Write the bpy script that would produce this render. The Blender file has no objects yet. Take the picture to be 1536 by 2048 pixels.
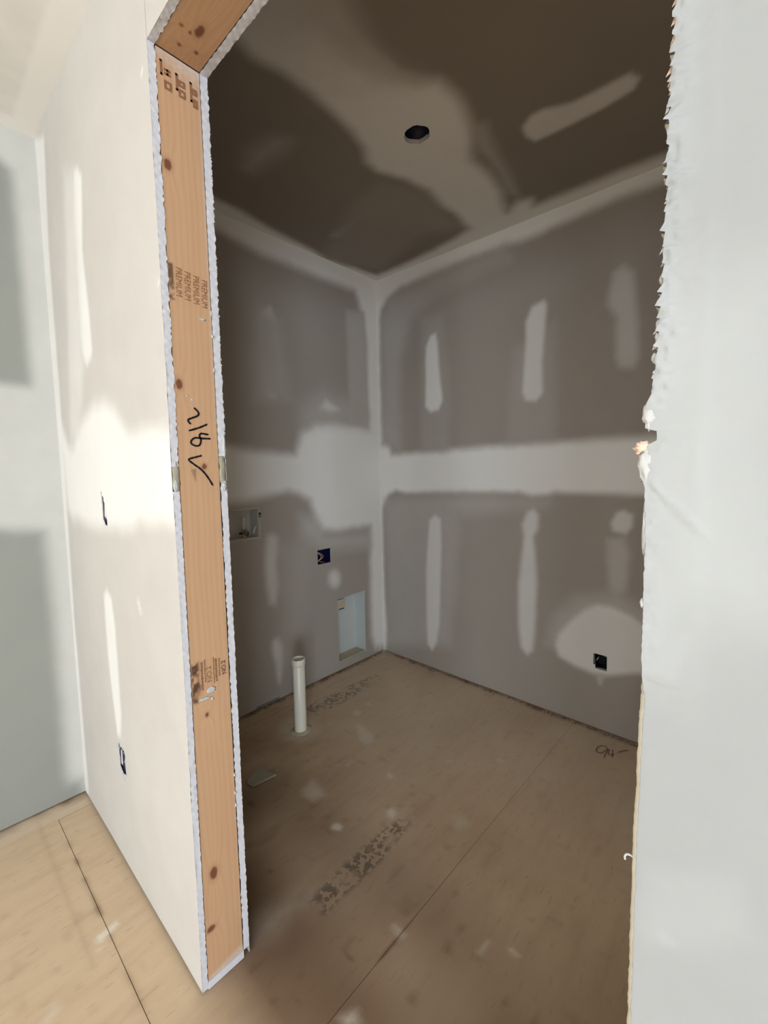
import bpy, math, random
import numpy as np
from mathutils import Matrix, Vector, noise as mnoise

SC = bpy.context.scene
COL = SC.collection
random.seed(7)
RNG = np.random.default_rng(7)

# ------------------------------------------------------------------ measures (metres)
CAM_D, CAM_H = 0.3806, 1.2656        # camera stands 0.38 m in front of the door wall
XL, XR = -1.027, -0.0838             # left and right side of the door opening
WT = 0.1191                          # thickness of the door wall
SHEET = 0.0145                       # drywall thickness
XW = -2.0607                         # left wall of both rooms
YB = 1.6595                          # laundry back wall
XE = 0.10                            # laundry right wall
HD = 2.1326                          # underside of the header
HC = 2.44                            # laundry ceiling
HK = 2.4232                          # front room ceiling
RX, RY = 4.2, -5.6                   # far corner of the front room

# ------------------------------------------------------------------ camera
def set_camera():
    yaw, pitch, roll = 0.7023, 0.0783, -0.0143
    f, cx, cy = 872.1588, 838.4996, 997.3769
    fw = Vector((-math.sin(yaw)*math.cos(pitch), math.cos(yaw)*math.cos(pitch), -math.sin(pitch)))
    r0 = Vector((math.cos(yaw), math.sin(yaw), 0)); u0 = r0.cross(fw)
    c, s = math.cos(roll), math.sin(roll)
    r = c*r0 + s*u0; u = -s*r0 + c*u0
    cam = bpy.data.cameras.new('camera'); o = bpy.data.objects.new('camera', cam); COL.objects.link(o)
    m = Matrix((r, u, -fw)).transposed().to_4x4(); m.translation = (0, -CAM_D, CAM_H)
    o.matrix_world = m
    cam.sensor_fit = 'HORIZONTAL'; cam.sensor_width = 36; cam.lens = f/1536*36
    cam.shift_x = (768-cx)/1536; cam.shift_y = (cy-1024)/1536
    cam.clip_start = 0.02; cam.clip_end = 50
    SC.camera = o
set_camera()

# ------------------------------------------------------------------ world, lights, exposure
W = bpy.data.worlds.new('world'); SC.world = W; W.use_nodes = True
W.node_tree.nodes['Background'].inputs[0].default_value = (0.62, 0.78, 1.0, 1)
W.node_tree.nodes['Background'].inputs[1].default_value = 0.8
def area(name, loc, rot, sx, sy, power, colour):
    l = bpy.data.lights.new(name, 'AREA'); l.shape = 'RECTANGLE'; l.size = sx; l.size_y = sy
    l.energy = power; l.color = colour
    o = bpy.data.objects.new(name, l); COL.objects.link(o); o.location = loc; o.rotation_euler = rot
    return o
# daylight standing in the window openings of the front room, all behind the photographer
WIN_L = dict(a=-2.7, b=-1.1, z0=0.55, z1=2.10)       # in the left wall, along y
WIN_B = dict(a=2.10, b=4.00, z0=0.45, z1=2.20)       # in the rear wall, along x
WIN_M = dict(a=0.20, b=1.60, z0=0.45, z1=2.20)        # in the rear wall, nearer the middle
WIN_R = dict(a=-5.00, b=-2.60, z0=0.45, z1=2.20)     # in the right wall, along y
area('daylight_left', (XW-0.10, -1.9, 1.32), (0, math.radians(-90), 0), 1.55, 1.6, 23, (1.0, 0.87, 0.62))
area('daylight_rear', (3.05, RY-0.10, 1.32), (math.radians(90), 0, 0), 1.9, 1.75, 145, (0.80, 0.905, 1.0))
area('daylight_rear_middle', (0.90, RY-0.10, 1.32), (math.radians(90), 0, 0), 1.4, 1.75, 88, (0.80, 0.905, 1.0))
area('daylight_right', (RX+0.10, -3.8, 1.32), (0, math.radians(90), 0), 1.75, 2.4, 280, (0.80, 0.905, 1.0))
SC.view_settings.view_transform = 'Standard'; SC.view_settings.look = 'None'
SC.view_settings.gamma = 1; SC.view_settings.use_curve_mapping = False
SC.view_settings.exposure = 0.0
SC.cycles.max_bounces = 10; SC.cycles.diffuse_bounces = 8

PATCH={
 'C':[
  (0.55,0.16,[(-1.108,0.133),(-0.775,0.421),(-0.851,0.573),(-1.035,0.594),(-1.159,0.4)]),  # shade near the door, painted as a thinner coat
  (0,0.03,[(-1.156,0.118),(-1.185,0.213),(-1.221,0.348),(-1.199,0.435),(-1.198,0.527),(-1.204,0.622),(-1.22,0.721),(-1.244,0.805),(-1.299,0.871),(-1.305,0.932),(-1.251,1.058),(-1.232,1.163),(-1.261,1.293),(-1.243,1.378),(-1.279,1.54),(-1.397,1.572),(-1.564,1.59),(-1.807,1.608),(-1.994,1.605),(-2.014,1.54),(-2.016,1.464),(-2.041,1.199),(-2.003,0.875),(-1.97,0.715),(-1.968,0.601),(-1.945,0.474),(-1.911,0.313)]),
  (0,0.035,[(-0.897,0.342),(-0.963,0.485),(-0.957,0.571),(-0.951,0.667),(-0.921,0.723),(-0.871,0.767),(-0.861,0.839),(-0.873,0.931),(-0.915,1.02),(-0.987,1.128),(-0.978,1.232),(-0.997,1.366),(-1.039,1.475),(-1.06,1.536),(-0.976,1.49),(-0.926,1.515),(-0.938,1.57),(-0.746,1.58),(-0.549,1.583),(-0.412,1.595),(-0.264,1.586),(-0.191,0.955)]),
  (0.35,0.03,[(-0.889,0.981),(-0.845,1.01),(-0.881,1.125),(-0.925,1.334),(-0.957,1.453),(-0.973,1.411),(-0.948,1.28),(-0.94,1.169),(-0.94,1.098)]),
  (0.4,0.06,[(-0.969,0.28),(-0.888,0.35),(-0.949,0.563),(-0.951,0.667),(-0.918,0.719),(-0.985,0.672),(-1.019,0.522)]),
  (0.8,0.012,[(-0.76,1.107),(-0.771,1.156),(-0.754,1.2),(-0.635,1.207),(-0.526,1.209),(-0.422,1.198),(-0.396,1.166),(-0.415,1.127),(-0.499,1.124),(-0.586,1.12),(-0.669,1.082),(-0.714,1.079)]),
  (0.3,0.05,[(-1.688,0.566),(-1.686,0.607),(-1.505,0.617),(-1.429,0.6),(-1.458,0.558),(-1.576,0.537)]),
  (0.5,0.03,[(-1.836,1.126),(-1.813,1.213),(-1.631,1.226),(-1.5,1.172),(-1.51,1.109),(-1.669,1.112)]),
  (0.4,0.015,[(-1.561,1.227),(-1.527,1.287),(-1.465,1.318),(-1.448,1.298),(-1.506,1.264)]),
  (0.12,0.05,[(-2.095,1.246),(-1.592,1.036),(-1.337,0.977),(-1.251,1.165),(-1.279,1.514),(-1.474,1.436),(-1.933,1.567)]),
 ],
 'L':[
  (0,0.03,[(0.435,2.374),(0.626,2.357),(0.86,2.329),(1.1,2.328),(1.398,2.326),(1.473,2.327),(1.503,2.267),(1.545,2.16),(1.562,2.02),(1.559,1.803),(1.564,1.559),(1.554,1.508),(1.393,1.514),(1.293,1.523),(1.153,1.508),(1.057,1.451),(1.035,1.395),(1.01,1.329),(0.898,1.336),(0.787,1.34),(0.685,1.358),(0.6,1.376),(0.383,1.409)]),
  (0.25,0.02,[(1.401,2.193),(1.547,2.215),(1.554,1.521),(1.409,1.518),(1.404,1.96)]),
  (0.2,0.06,[(1.053,1.6),(1.226,1.673),(1.414,1.664),(1.556,1.584),(1.554,1.508),(1.393,1.514),(1.153,1.508),(1.048,1.464)]),
  (0.65,0.018,[(0.85,2.042),(0.893,2.078),(0.914,2.033),(0.929,1.917),(0.943,1.753),(0.933,1.664),(0.896,1.619),(0.851,1.634),(0.839,1.738),(0.838,1.963)]),
  (0.6,0.02,[(1.232,1.645),(1.326,1.599),(1.258,1.582),(1.194,1.596)]),
  (0.15,0.05,[(0.794,1.992),(0.838,2.076),(0.949,2.028),(0.991,1.621),(0.788,1.6)]),
  (0,0.03,[(0.493,1.083),(0.62,1.091),(0.706,1.097),(0.79,1.109),(0.897,1.128),(0.967,1.132),(1.024,1.118),(1.098,1.074),(1.123,1.009),(1.141,0.938),(1.174,0.896),(1.269,0.878),(1.423,0.878),(1.56,0.875),(1.551,0.576),(1.55,0.402),(1.547,0.147),(1.572,0.07),(1.585,0.042),(1.604,0.06),(1.617,0.027),(1.641,0.044),(1.66,0.016),(1.674,-0.141),(1.668,-0.354),(0.426,-0.202)]),
  (0.3,0.05,[(1.028,0.995),(1.141,0.955),(1.194,0.861),(1.554,0.826),(1.551,0.731),(1.191,0.773),(1.039,0.868)]),
  (0.5,0.02,[(0.826,0.905),(0.855,0.914),(0.886,0.883),(0.886,0.819),(0.871,0.751),(0.881,0.638),(0.856,0.529),(0.824,0.546),(0.806,0.655),(0.806,0.792)]),
  (0.55,0.018,[(0.829,0.338),(0.862,0.346),(0.89,0.29),(0.887,0.201),(0.863,0.095),(0.852,0.121),(0.845,0.216),(0.827,0.281)]),
  (0.65,0.025,[(1.297,0.58),(1.292,0.558),(1.279,0.542),(1.262,0.536),(1.244,0.54),(1.227,0.554),(1.217,0.574),(1.214,0.597),(1.219,0.619),(1.23,0.634),(1.247,0.641),(1.266,0.637),(1.282,0.624),(1.293,0.603)]),
  (0.12,0.06,[(0.897,0.847),(1.089,0.846),(0.993,0.148),(0.898,0.183)]),
 ],
 'B':[
  (0,0.025,[(-2.033,2.203),(-2.018,2.258),(-1.946,2.314),(-1.848,2.345),(-1.588,2.354),(-1.337,2.363),(-1.128,2.36),(-1.021,2.353),(-0.774,2.369),(-0.602,2.38),(-0.417,2.377),(-0.271,2.382),(-0.239,1.377),(-0.46,1.369),(-0.813,1.362),(-0.962,1.363),(-1.244,1.354),(-1.649,1.339),(-1.955,1.329),(-1.971,1.381),(-2.034,1.409),(-2.038,1.584),(-2.041,1.96)]),
  (0.2,0.05,[(-2.025,2.188),(-1.964,2.297),(-1.585,2.348),(-1.136,2.357),(-1.108,2.281),(-1.586,2.232),(-1.779,2.135),(-1.867,1.913),(-1.88,1.358),(-2.03,1.409)]),
  (0.14,0.04,[(-1.682,2.114),(-1.534,2.109),(-1.487,1.629),(-1.507,1.346),(-1.695,1.352),(-1.709,1.652)]),
  (0.12,0.04,[(-1.107,1.69),(-1.079,1.835),(-0.87,1.937),(-0.864,1.374),(-1.12,1.373)]),
  (0.95,0.014,[(-1.654,1.962),(-1.623,2.013),(-1.586,2.017),(-1.572,1.958),(-1.56,1.79),(-1.54,1.634),(-1.57,1.58),(-1.63,1.574),(-1.667,1.612),(-1.661,1.761),(-1.663,1.874)]),
  (0.75,0.014,[(-1.019,1.96),(-0.988,2.027),(-0.926,2.04),(-0.913,2.018),(-0.92,1.91),(-0.934,1.757),(-0.927,1.606),(-0.964,1.569),(-1.017,1.58),(-1.036,1.619),(-1.026,1.772),(-1.019,1.866)]),
  (0.42,0.02,[(-0.608,2.077),(-0.568,2.096),(-0.53,2.055),(-0.521,1.949),(-0.509,1.85),(-0.502,1.705),(-0.521,1.662),(-0.575,1.674),(-0.593,1.72),(-0.592,1.885),(-0.628,1.95),(-0.629,1.992)]),
  (0,0.02,[(-2.042,0.985),(-1.989,1.076),(-1.921,1.104),(-1.827,1.088),(-1.536,1.103),(-1.056,1.117),(-0.984,1.099),(-0.915,1.106),(-0.859,1.123),(-0.45,1.122),(-0.231,1.124),(-0.194,-0.035),(-2.062,-0.03),(-2.046,0.02),(-2.031,0.056),(-2.023,0.166),(-2.041,0.355),(-2.045,0.543),(-2.047,0.797)]),
  (0.2,0.05,[(-2.022,1.035),(-1.492,1.087),(-0.887,1.083),(-0.912,1.044),(-1.423,0.974),(-1.502,0.188),(-2.026,0.05)]),
  (0.75,0.014,[(-1.648,0.923),(-1.605,0.963),(-1.564,0.941),(-1.558,0.786),(-1.568,0.615),(-1.58,0.296),(-1.608,0.17),(-1.64,0.12),(-1.676,0.152),(-1.68,0.365),(-1.68,0.598),(-1.661,0.8)]),
  (0.65,0.016,[(-1.036,0.95),(-1.006,1.019),(-0.97,1.034),(-0.946,1.005),(-0.948,0.939),(-0.972,0.889),(-0.963,0.805),(-0.952,0.663),(-0.961,0.418),(-0.974,0.298),(-1.004,0.268),(-1.039,0.299),(-1.054,0.418),(-1.055,0.635),(-1.035,0.796),(-1.025,0.894)]),
  (0.3,0.02,[(-0.613,0.915),(-0.543,0.931),(-0.517,0.86),(-0.53,0.689),(-0.576,0.656),(-0.6,0.686),(-0.611,0.805)]),
  (0.65,0.012,[(-0.599,0.993),(-0.575,1.04),(-0.546,1.051),(-0.511,1.033),(-0.51,0.982),(-0.535,0.947),(-0.59,0.956)]),
  (0.25,0.04,[(-0.893,0.362),(-0.855,0.512),(-0.757,0.626),(-0.576,0.676),(-0.412,0.619),(-0.411,0.564),(-0.828,0.34)]),
  (0.8,0.016,[(-0.851,0.36),(-0.834,0.42),(-0.777,0.499),(-0.716,0.566),(-0.656,0.605),(-0.592,0.606),(-0.511,0.584),(-0.46,0.557),(-0.352,0.502),(-0.348,0.344),(-0.455,0.337),(-0.601,0.28),(-0.669,0.271),(-0.757,0.282),(-0.833,0.308)]),
  (0.35,0.01,[(-0.653,0.271),(-0.612,0.279),(-0.629,0.225),(-0.641,0.227)]),
 ],
 'F':[
  (0.95,0.012,[(-2.291,2.559),(-2.022,2.404),(-1.929,2.368),(-1.981,2.022),(-1.982,1.581),(-2.001,1.228),(-2.028,0.682),(-2.01,0.033),(-2.117,-0.148),(-2.605,-0.314)]),
  (1,0.012,[(-1.61,2.127),(-1.573,2.118),(-1.54,2.085),(-1.582,1.897),(-1.56,1.724),(-1.554,1.61),(-1.569,1.591),(-1.617,1.574),(-1.647,1.604),(-1.665,1.644),(-1.656,1.833),(-1.655,2.034)]),
  (0.7,0.03,[(-1.716,2.172),(-1.62,2.131),(-1.657,1.568),(-1.754,1.392),(-1.884,1.349)]),
  (1,0.03,[(-2.023,1.461),(-1.914,1.342),(-1.867,1.335),(-1.724,1.412),(-1.579,1.453),(-1.479,1.456),(-1.391,1.429),(-1.342,1.385),(-1.29,1.352),(-1.206,1.355),(-1.136,1.36),(-1.013,1.344),(-0.838,1.331),(-0.858,1.149),(-1.024,1.139),(-1.247,1.129),(-1.315,1.104),(-1.581,1.09),(-1.743,1.082),(-1.85,1.099),(-1.928,1.089),(-1.983,1.119)]),
  (1,0.012,[(-1.617,0.872),(-1.581,0.897),(-1.541,0.877),(-1.521,0.792),(-1.523,0.586),(-1.523,0.516),(-1.543,0.442),(-1.575,0.429),(-1.591,0.515),(-1.612,0.627),(-1.621,0.768)]),
  (0.95,0.008,[(-1.312,0.918),(-1.3,0.92),(-1.28,0.888),(-1.291,0.885)]),
  (1,0.004,[(-1.037,1.662),(-1.039,1.659),(-1.044,1.659),(-1.049,1.662),(-1.05,1.666),(-1.048,1.669),(-1.043,1.669),(-1.038,1.666)]),
  (1,0.003,[(-1.056,2.082),(-1.058,2.079),(-1.062,2.08),(-1.065,2.083),(-1.066,2.088),(-1.064,2.091),(-1.06,2.09),(-1.057,2.087)]),
  (1,0.04,[(-0.097,1.392),(-0.054,1.392),(0.0,1.393),(0.01,1.151),(-0.051,1.136),(-0.057,1.107),(-0.061,1.093),(-0.085,1.095),(-0.091,1.095)]),
  (0.9,0.003,[(-0.062,1.13),(-0.051,1.136),(-0.057,1.107),(-0.061,1.093),(-0.085,1.095)]),
  (0.7,0.01,[(-0.083,0.865),(-0.075,0.925),(-0.015,0.955),(-0.008,0.912),(-0.045,0.875),(-0.073,0.858)]),
  (0.85,0.004,[(-0.069,0.872),(-0.063,0.878),(-0.054,0.875),(-0.055,0.87),(-0.061,0.866)]),
 ],
 'K':[
  (0,0.02,[(-0.95,2.297),(-0.119,2.323),(-0.096,2.303),(-0.069,2.283),(-0.069,2.202),(-0.065,2.033),(-0.063,1.778),(-0.062,1.576),(-0.068,1.558),(-0.145,1.559),(-0.95,1.555)]),
  (0,0.025,[(-0.95,1.091),(-0.177,1.067),(-0.062,1.042),(-0.061,0.973),(-0.058,0.902),(-0.053,0.511),(-0.054,0.282),(-0.055,0.165),(-0.056,0.107),(-0.046,0.071),(-0.008,0.058),(0.003,-0.035),(-0.95,0.0),(-0.95,0.013)]),
 ],
 'G':[
  (0.4,0.02,[(-1.404,0.548),(-1.42,0.604),(-1.363,0.598),(-1.318,0.584),(-1.332,0.54),(-1.365,0.53)]),
  (0.6,0.008,[(-1.185,0.828),(-1.179,0.817),(-1.182,0.808),(-1.192,0.807),(-1.204,0.813),(-1.21,0.824),(-1.206,0.833),(-1.196,0.835)]),
  (0.7,0.008,[(-1.077,0.686),(-1.072,0.708),(-1.043,0.699),(-1.036,0.67),(-1.058,0.666)]),
  (0.7,0.008,[(-1.182,0.514),(-1.176,0.533),(-1.15,0.534),(-1.144,0.518),(-1.167,0.504)]),
  (0.5,0.012,[(-1.58,0.976),(-1.531,0.984),(-1.44,0.967),(-1.404,0.938),(-1.421,0.892),(-1.472,0.902)]),
  (0.55,0.012,[(-1.651,1.019),(-1.67,1.056),(-1.635,1.066),(-1.614,1.026)]),
  (0.5,0.015,[(-1.639,1.148),(-1.631,1.132),(-1.636,1.119),(-1.651,1.116),(-1.668,1.124),(-1.677,1.14),(-1.672,1.153),(-1.656,1.156)]),
  (0.35,0.02,[(-1.302,1.26),(-1.298,1.244),(-1.306,1.229),(-1.322,1.224),(-1.337,1.232),(-1.342,1.248),(-1.333,1.263),(-1.317,1.268)]),
  (0.35,0.015,[(-1.51,1.34),(-1.443,1.427),(-1.432,1.404),(-1.492,1.323)]),
  (0.28,0.05,[(-1.083,0.174),(-1.079,0.228),(-1.064,0.291),(-1.043,0.303),(-1.033,0.251),(-1.023,0.188),(-1.044,0.148)]),
  (0.3,0.02,[(-0.872,0.809),(-0.85,0.841),(-0.808,0.819),(-0.833,0.785)]),
  (0.55,0.008,[(-0.91,1.172),(-0.903,1.202),(-0.87,1.196),(-0.881,1.163)]),
  (0.45,0.012,[(-0.786,0.405),(-0.781,0.413),(-0.744,0.409),(-0.747,0.396)]),
  (0.5,0.012,[(-0.738,0.183),(-0.72,0.216),(-0.694,0.204),(-0.715,0.179)]),
  (0.9,0.006,[(-1.376,-0.132),(-1.386,-0.128),(-1.393,-0.077),(-1.384,-0.073),(-1.376,-0.077),(-1.357,-0.126)]),
  (0.55,0.015,[(-1.261,-0.258),(-1.279,-0.234),(-1.26,-0.223),(-1.246,-0.253)]),
  (0.6,0.004,[(-1.343,-0.135),(-1.343,-0.124),(-1.337,-0.122),(-1.338,-0.134)]),
  (0.3,0.03,[(-2.058,-0.296),(-2.053,-0.247),(-2.054,-0.111),(-2.025,-0.002),(-1.974,0.001),(-1.98,-0.11),(-1.991,-0.253),(-2.003,-0.3)]),
  (0.35,0.03,[(-1.814,0.704),(-1.865,0.779),(-1.854,0.844),(-1.703,0.855),(-1.651,0.816),(-1.674,0.72),(-1.741,0.684)]),
  (0.3,0.02,[(-2.031,1.639),(-1.994,1.698),(-1.92,1.668),(-1.975,1.605)]),
  (0.25,0.03,[(-1.35,1.495),(-1.19,1.496),(-1.06,1.428),(-1.067,1.369),(-1.192,1.405)]),
  (0.4,0.01,[(-1.042,1.056),(-1.041,1.046),(-1.048,1.036),(-1.06,1.031),(-1.069,1.035),(-1.07,1.045),(-1.063,1.056),(-1.051,1.061)]),
  (0.35,0.01,[(-1.381,0.749),(-1.385,0.786),(-1.375,0.783),(-1.369,0.747)]),
  (0.4,0.01,[(-0.567,0.498),(-0.563,0.54),(-0.557,0.538),(-0.559,0.502)]),
  (0.45,0.008,[(-0.508,0.557),(-0.503,0.564),(-0.482,0.56),(-0.488,0.552)]),
 ],
}
INK=[[(-1.025,0.304),(-0.954,0.298),(-0.947,0.518),(-0.977,0.738),(-1.021,0.726),(-1.035,0.469)],[(-1.909,0.882),(-1.786,0.887),(-1.775,1.109),(-1.809,1.406),(-1.882,1.38),(-1.889,1.098)]]
HAND_216=[[(0.053,1.4),(0.059,1.395),(0.063,1.388),(0.059,1.382),(0.048,1.377),(0.04,1.373),(0.04,1.368),(0.045,1.363)],[(0.081,1.365),(0.062,1.356),(0.039,1.348)],[(0.087,1.332),(0.067,1.332),(0.053,1.333),(0.045,1.328),(0.043,1.321),(0.049,1.316),(0.058,1.315),(0.063,1.32),(0.065,1.331),(0.062,1.337),(0.066,1.343),(0.083,1.341)],[(0.065,1.293),(0.05,1.289),(0.036,1.284),(0.047,1.273),(0.061,1.262),(0.074,1.246),(0.087,1.223)]]
HAND_94=[[(-0.554,1.542),(-0.58,1.558),(-0.598,1.537),(-0.595,1.502),(-0.574,1.501),(-0.56,1.543),(-0.557,1.503),(-0.554,1.475)],[(-0.553,1.549),(-0.547,1.511),(-0.528,1.526)],[(-0.543,1.557),(-0.527,1.497)],[(-0.52,1.55),(-0.508,1.572),(-0.486,1.597)]]
STUD_KNOTS=[(0.027,1.906,0.008,0.012),(0.025,1.449,0.007,0.012),(0.07,1.268,0.0055,0.007),(0.046,0.682,0.0045,0.006),(0.041,0.283,0.0095,0.0165),(0.028,0.147,0.0105,0.008)]
HEADER_KNOTS=[(-0.932,0.07),(-0.947,0.035),(-0.942,0.054),(-1.0,0.073),(-1.0,0.048)]
# ------------------------------------------------------------------ helpers
def link(name, me, mat=None, parent=None, loc=(0, 0, 0)):
    o = bpy.data.objects.new(name, me); COL.objects.link(o); o.location = loc
    if mat and me is not None and len(me.materials) == 0: me.materials.append(mat)
    if parent is not None: o.parent = parent
    return o
def pyd(name, verts, faces, mat=None, parent=None, loc=(0, 0, 0), smooth=False):
    me = bpy.data.meshes.new(name); me.from_pydata([tuple(v) for v in verts], [], [tuple(f) for f in faces]); me.update()
    if smooth: me.polygons.foreach_set('use_smooth', [True]*len(me.polygons))
    return link(name, me, mat, parent, loc)
def tag(o, label, cat, group=None):
    o['label'] = label; o['category'] = cat
    if group: o['group'] = group
    return o
def thing(name, label, cat, loc=(0, 0, 0), group=None):
    o = bpy.data.objects.new(name, None); COL.objects.link(o); o.location = loc; o.empty_display_size = 0.05
    return tag(o, label, cat, group)
def struct(o):
    o['kind'] = 'structure'; return o
class MB:
    """collects shapes into one mesh"""
    def __init__(s): s.v = []; s.f = []
    def box(s, x0, x1, y0, y1, z0, z1):
        n = len(s.v)
        s.v += [(x, y, z) for z in (z0, z1) for y in (y0, y1) for x in (x0, x1)]
        s.f += [tuple(n+i for i in q) for q in ((0,2,3,1),(4,5,7,6),(0,1,5,4),(2,6,7,3),(0,4,6,2),(1,3,7,5))]
        return s
    def tube(s, pts, r, n=12, caps=True):
        pts = [Vector(p) for p in pts]; rs = r if isinstance(r, (list, tuple)) else [r]*len(pts)
        base = len(s.v); up = None
        for i, p in enumerate(pts):
            t = (pts[min(i+1, len(pts)-1)]-pts[max(i-1, 0)])
            if t.length < 1e-9: t = Vector((0, 0, 1))
            t.normalize()
            if up is None or abs(up.dot(t)) > .98: up = t.orthogonal().normalized()
            a = (up - t*up.dot(t)).normalized(); b = t.cross(a); up = a
            for k in range(n):
                an = 2*math.pi*k/n; s.v.append(tuple(p+(a*math.cos(an)+b*math.sin(an))*rs[i]))
        for i in range(len(pts)-1):
            for k in range(n):
                k2 = (k+1) % n
                s.f.append((base+i*n+k, base+i*n+k2, base+(i+1)*n+k2, base+(i+1)*n+k))
        if caps:
            s.f.append(tuple(base+k for k in reversed(range(n)))); e = base+(len(pts)-1)*n
            s.f.append(tuple(e+k for k in range(n)))
        return s
    def build(s, name, mat=None, parent=None, loc=(0, 0, 0), smooth=False):
        return pyd(name, s.v, s.f, mat, parent, loc, smooth)
def bevel(o, w=0.002, seg=2):
    m = o.modifiers.new('bevel', 'BEVEL'); m.width = w; m.segments = seg; m.limit_method = 'ANGLE'; return o
def ribbon(pts, width, place, taper=True):
    """flat pen stroke along 2-D pts; place(u, v) -> point"""
    P = []
    for i in range(len(pts)-1):                                    # Catmull-Rom through the pen points
        p0 = pts[max(i-1, 0)]; p1 = pts[i]; p2 = pts[i+1]; p3 = pts[min(i+2, len(pts)-1)]
        for t in np.linspace(0, 1, 7)[:-1]:
            P.append([0.5*(2*b+(c-a)*t+(2*a-5*b+4*c-d)*t*t+(3*b-a-3*c+d)*t**3) for a, b, c, d in zip(p0, p1, p2, p3)])
    P.append(list(pts[-1])); P = np.array(P)
    d = np.gradient(P, axis=0); L = np.maximum(np.hypot(d[:, 0], d[:, 1]), 1e-9); n = np.stack([-d[:, 1]/L, d[:, 0]/L], 1)
    w = np.full(len(P), width/2)
    if taper: w[0] *= .6; w[-1] *= .4
    w *= 1+.12*np.sin(np.arange(len(P))*1.7)
    a = P+n*w[:, None]; b = P-n*w[:, None]
    v = [place(*q) for q in a]+[place(*q) for q in b]; N = len(P)
    return v, [(i, i+1, N+i+1, N+i) for i in range(N-1)]

def sdist(U, V, poly):
    """signed distance (negative inside) from grid points to a polygon"""
    P = np.array(poly); n = len(P); d = np.full(U.shape, 1e9); ins = np.zeros(U.shape, bool)
    for i in range(n):
        ax, ay = P[i]; bx, by = P[(i+1) % n]; ex, ey = bx-ax, by-ay; L = ex*ex+ey*ey+1e-12
        t = np.clip(((U-ax)*ex+(V-ay)*ey)/L, 0, 1)
        d = np.minimum(d, np.hypot(U-ax-t*ex, V-ay-t*ey))
        c = (ay > V) != (by > V)
        with np.errstate(divide='ignore', invalid='ignore'):
            xi = ax+(V-ay)*ex/np.where(abs(ey) < 1e-12, 1e-12, ey)
        ins ^= c & (U < xi)
    return np.where(ins, -d, d)
def vnoise(U, V, s, seed=0):
    """cheap smooth value noise, 0..1"""
    u = U/s+seed*17.31; v = V/s+seed*5.77
    iu = np.floor(u).astype(np.int64); iv = np.floor(v).astype(np.int64); fu = u-iu; fv = v-iv
    fu = fu*fu*(3-2*fu); fv = fv*fv*(3-2*fv)
    def h(a, b):
        x = (a*374761393+b*668265263+seed*1442695041) & 0x7fffffff
        x = ((x ^ (x >> 13))*1274126177) & 0x7fffffff
        return ((x ^ (x >> 16)) & 0xffff)/65535.
    return (h(iu, iv)*(1-fu)+h(iu+1, iv)*fu)*(1-fv)+(h(iu, iv+1)*(1-fu)+h(iu+1, iv+1)*fu)*fv
def coat(U, V, base, patches, wob=0.07, spread=1.25):
    """how thickly joint compound covers each point of a board, 0..1"""
    m = np.full(U.shape, float(base))
    n1 = vnoise(U, V, .05, 3)-.5; n2 = vnoise(U, V, .016, 4)-.5
    for val, soft, poly in patches:
        soft = soft*spread
        P = np.array(poly); lo = P.min(0)-3*soft; hi = P.max(0)+3*soft
        k = (U > lo[0]) & (U < hi[0]) & (V > lo[1]) & (V < hi[1])
        if not k.any(): continue
        d = sdist(U[k], V[k], poly)+(n1[k]*1.2+n2[k]*.5)*soft*wob*2
        a = np.clip(.5-d/(2*soft), 0, 1); a = a*a*(3-2*a)
        m[k] = m[k]*(1-a)+val*a
    return m
def lines(a, b, step, extra=()):
    """grid lines from a to b that pass through the extra values"""
    ks = sorted(set([a, b]+[e for e in extra if a < e < b])); out = []
    for p, q in zip(ks[:-1], ks[1:]):
        n = max(1, int(math.ceil((q-p)/step))); out += list(np.linspace(p, q, n+1)[:-1])
    return np.array(out+[b])
def sheet(name, us, vs, place, mud, holes=(), flip=False, mat=None, parent=None, attrs=None, shift=None, thick=0.0012):
    """a board face on a grid: place(u, v, w) -> xyz arrays; holes = polygons cut out"""
    U, V = np.meshgrid(us, vs)
    Mu = mud(U, V) if callable(mud) else np.full(U.shape, float(mud))
    w = Mu*thick+(vnoise(U, V, .25, 9)-.5)*.0015
    U2, V2 = U, V
    if shift is not None: U2, V2, w = shift(U, V, w)
    x, y, z = place(U2, V2, w)
    co = np.stack([np.broadcast_to(a, U.shape).ravel() for a in (x, y, z)], 1)
    nv, nu = U.shape
    idx = np.arange(nu*nv).reshape(nv, nu)
    q = np.stack([idx[:-1, :-1], idx[:-1, 1:], idx[1:, 1:], idx[1:, :-1]], -1).reshape(-1, 4)
    cu = ((U[:-1, :-1]+U[1:, 1:])/2).ravel(); cv = ((V[:-1, :-1]+V[1:, 1:])/2).ravel()
    keep = np.ones(len(q), bool)
    for h in holes: keep &= sdist(cu, cv, h) > 0
    q = q[keep]
    if flip: q = q[:, ::-1]
    me = bpy.data.meshes.new(name)
    me.vertices.add(len(co)); me.vertices.foreach_set('co', co.ravel())
    me.loops.add(q.size); me.loops.foreach_set('vertex_index', np.ascontiguousarray(q).ravel())
    me.polygons.add(len(q)); me.polygons.foreach_set('loop_start', np.arange(0, q.size, 4)); 
    me.polygons.foreach_set('use_smooth', np.ones(len(q), bool))
    me.update(calc_edges=True); me.validate()
    at = me.attributes.new('mud', 'FLOAT', 'POINT'); at.data.foreach_set('value', Mu.ravel().astype(np.float32))
    for k, fn in (attrs or {}).items():
        at = me.attributes.new(k, 'FLOAT', 'POINT'); at.data.foreach_set('value', fn(U, V).ravel().astype(np.float32))
    return link(name, me, mat, parent)

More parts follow.
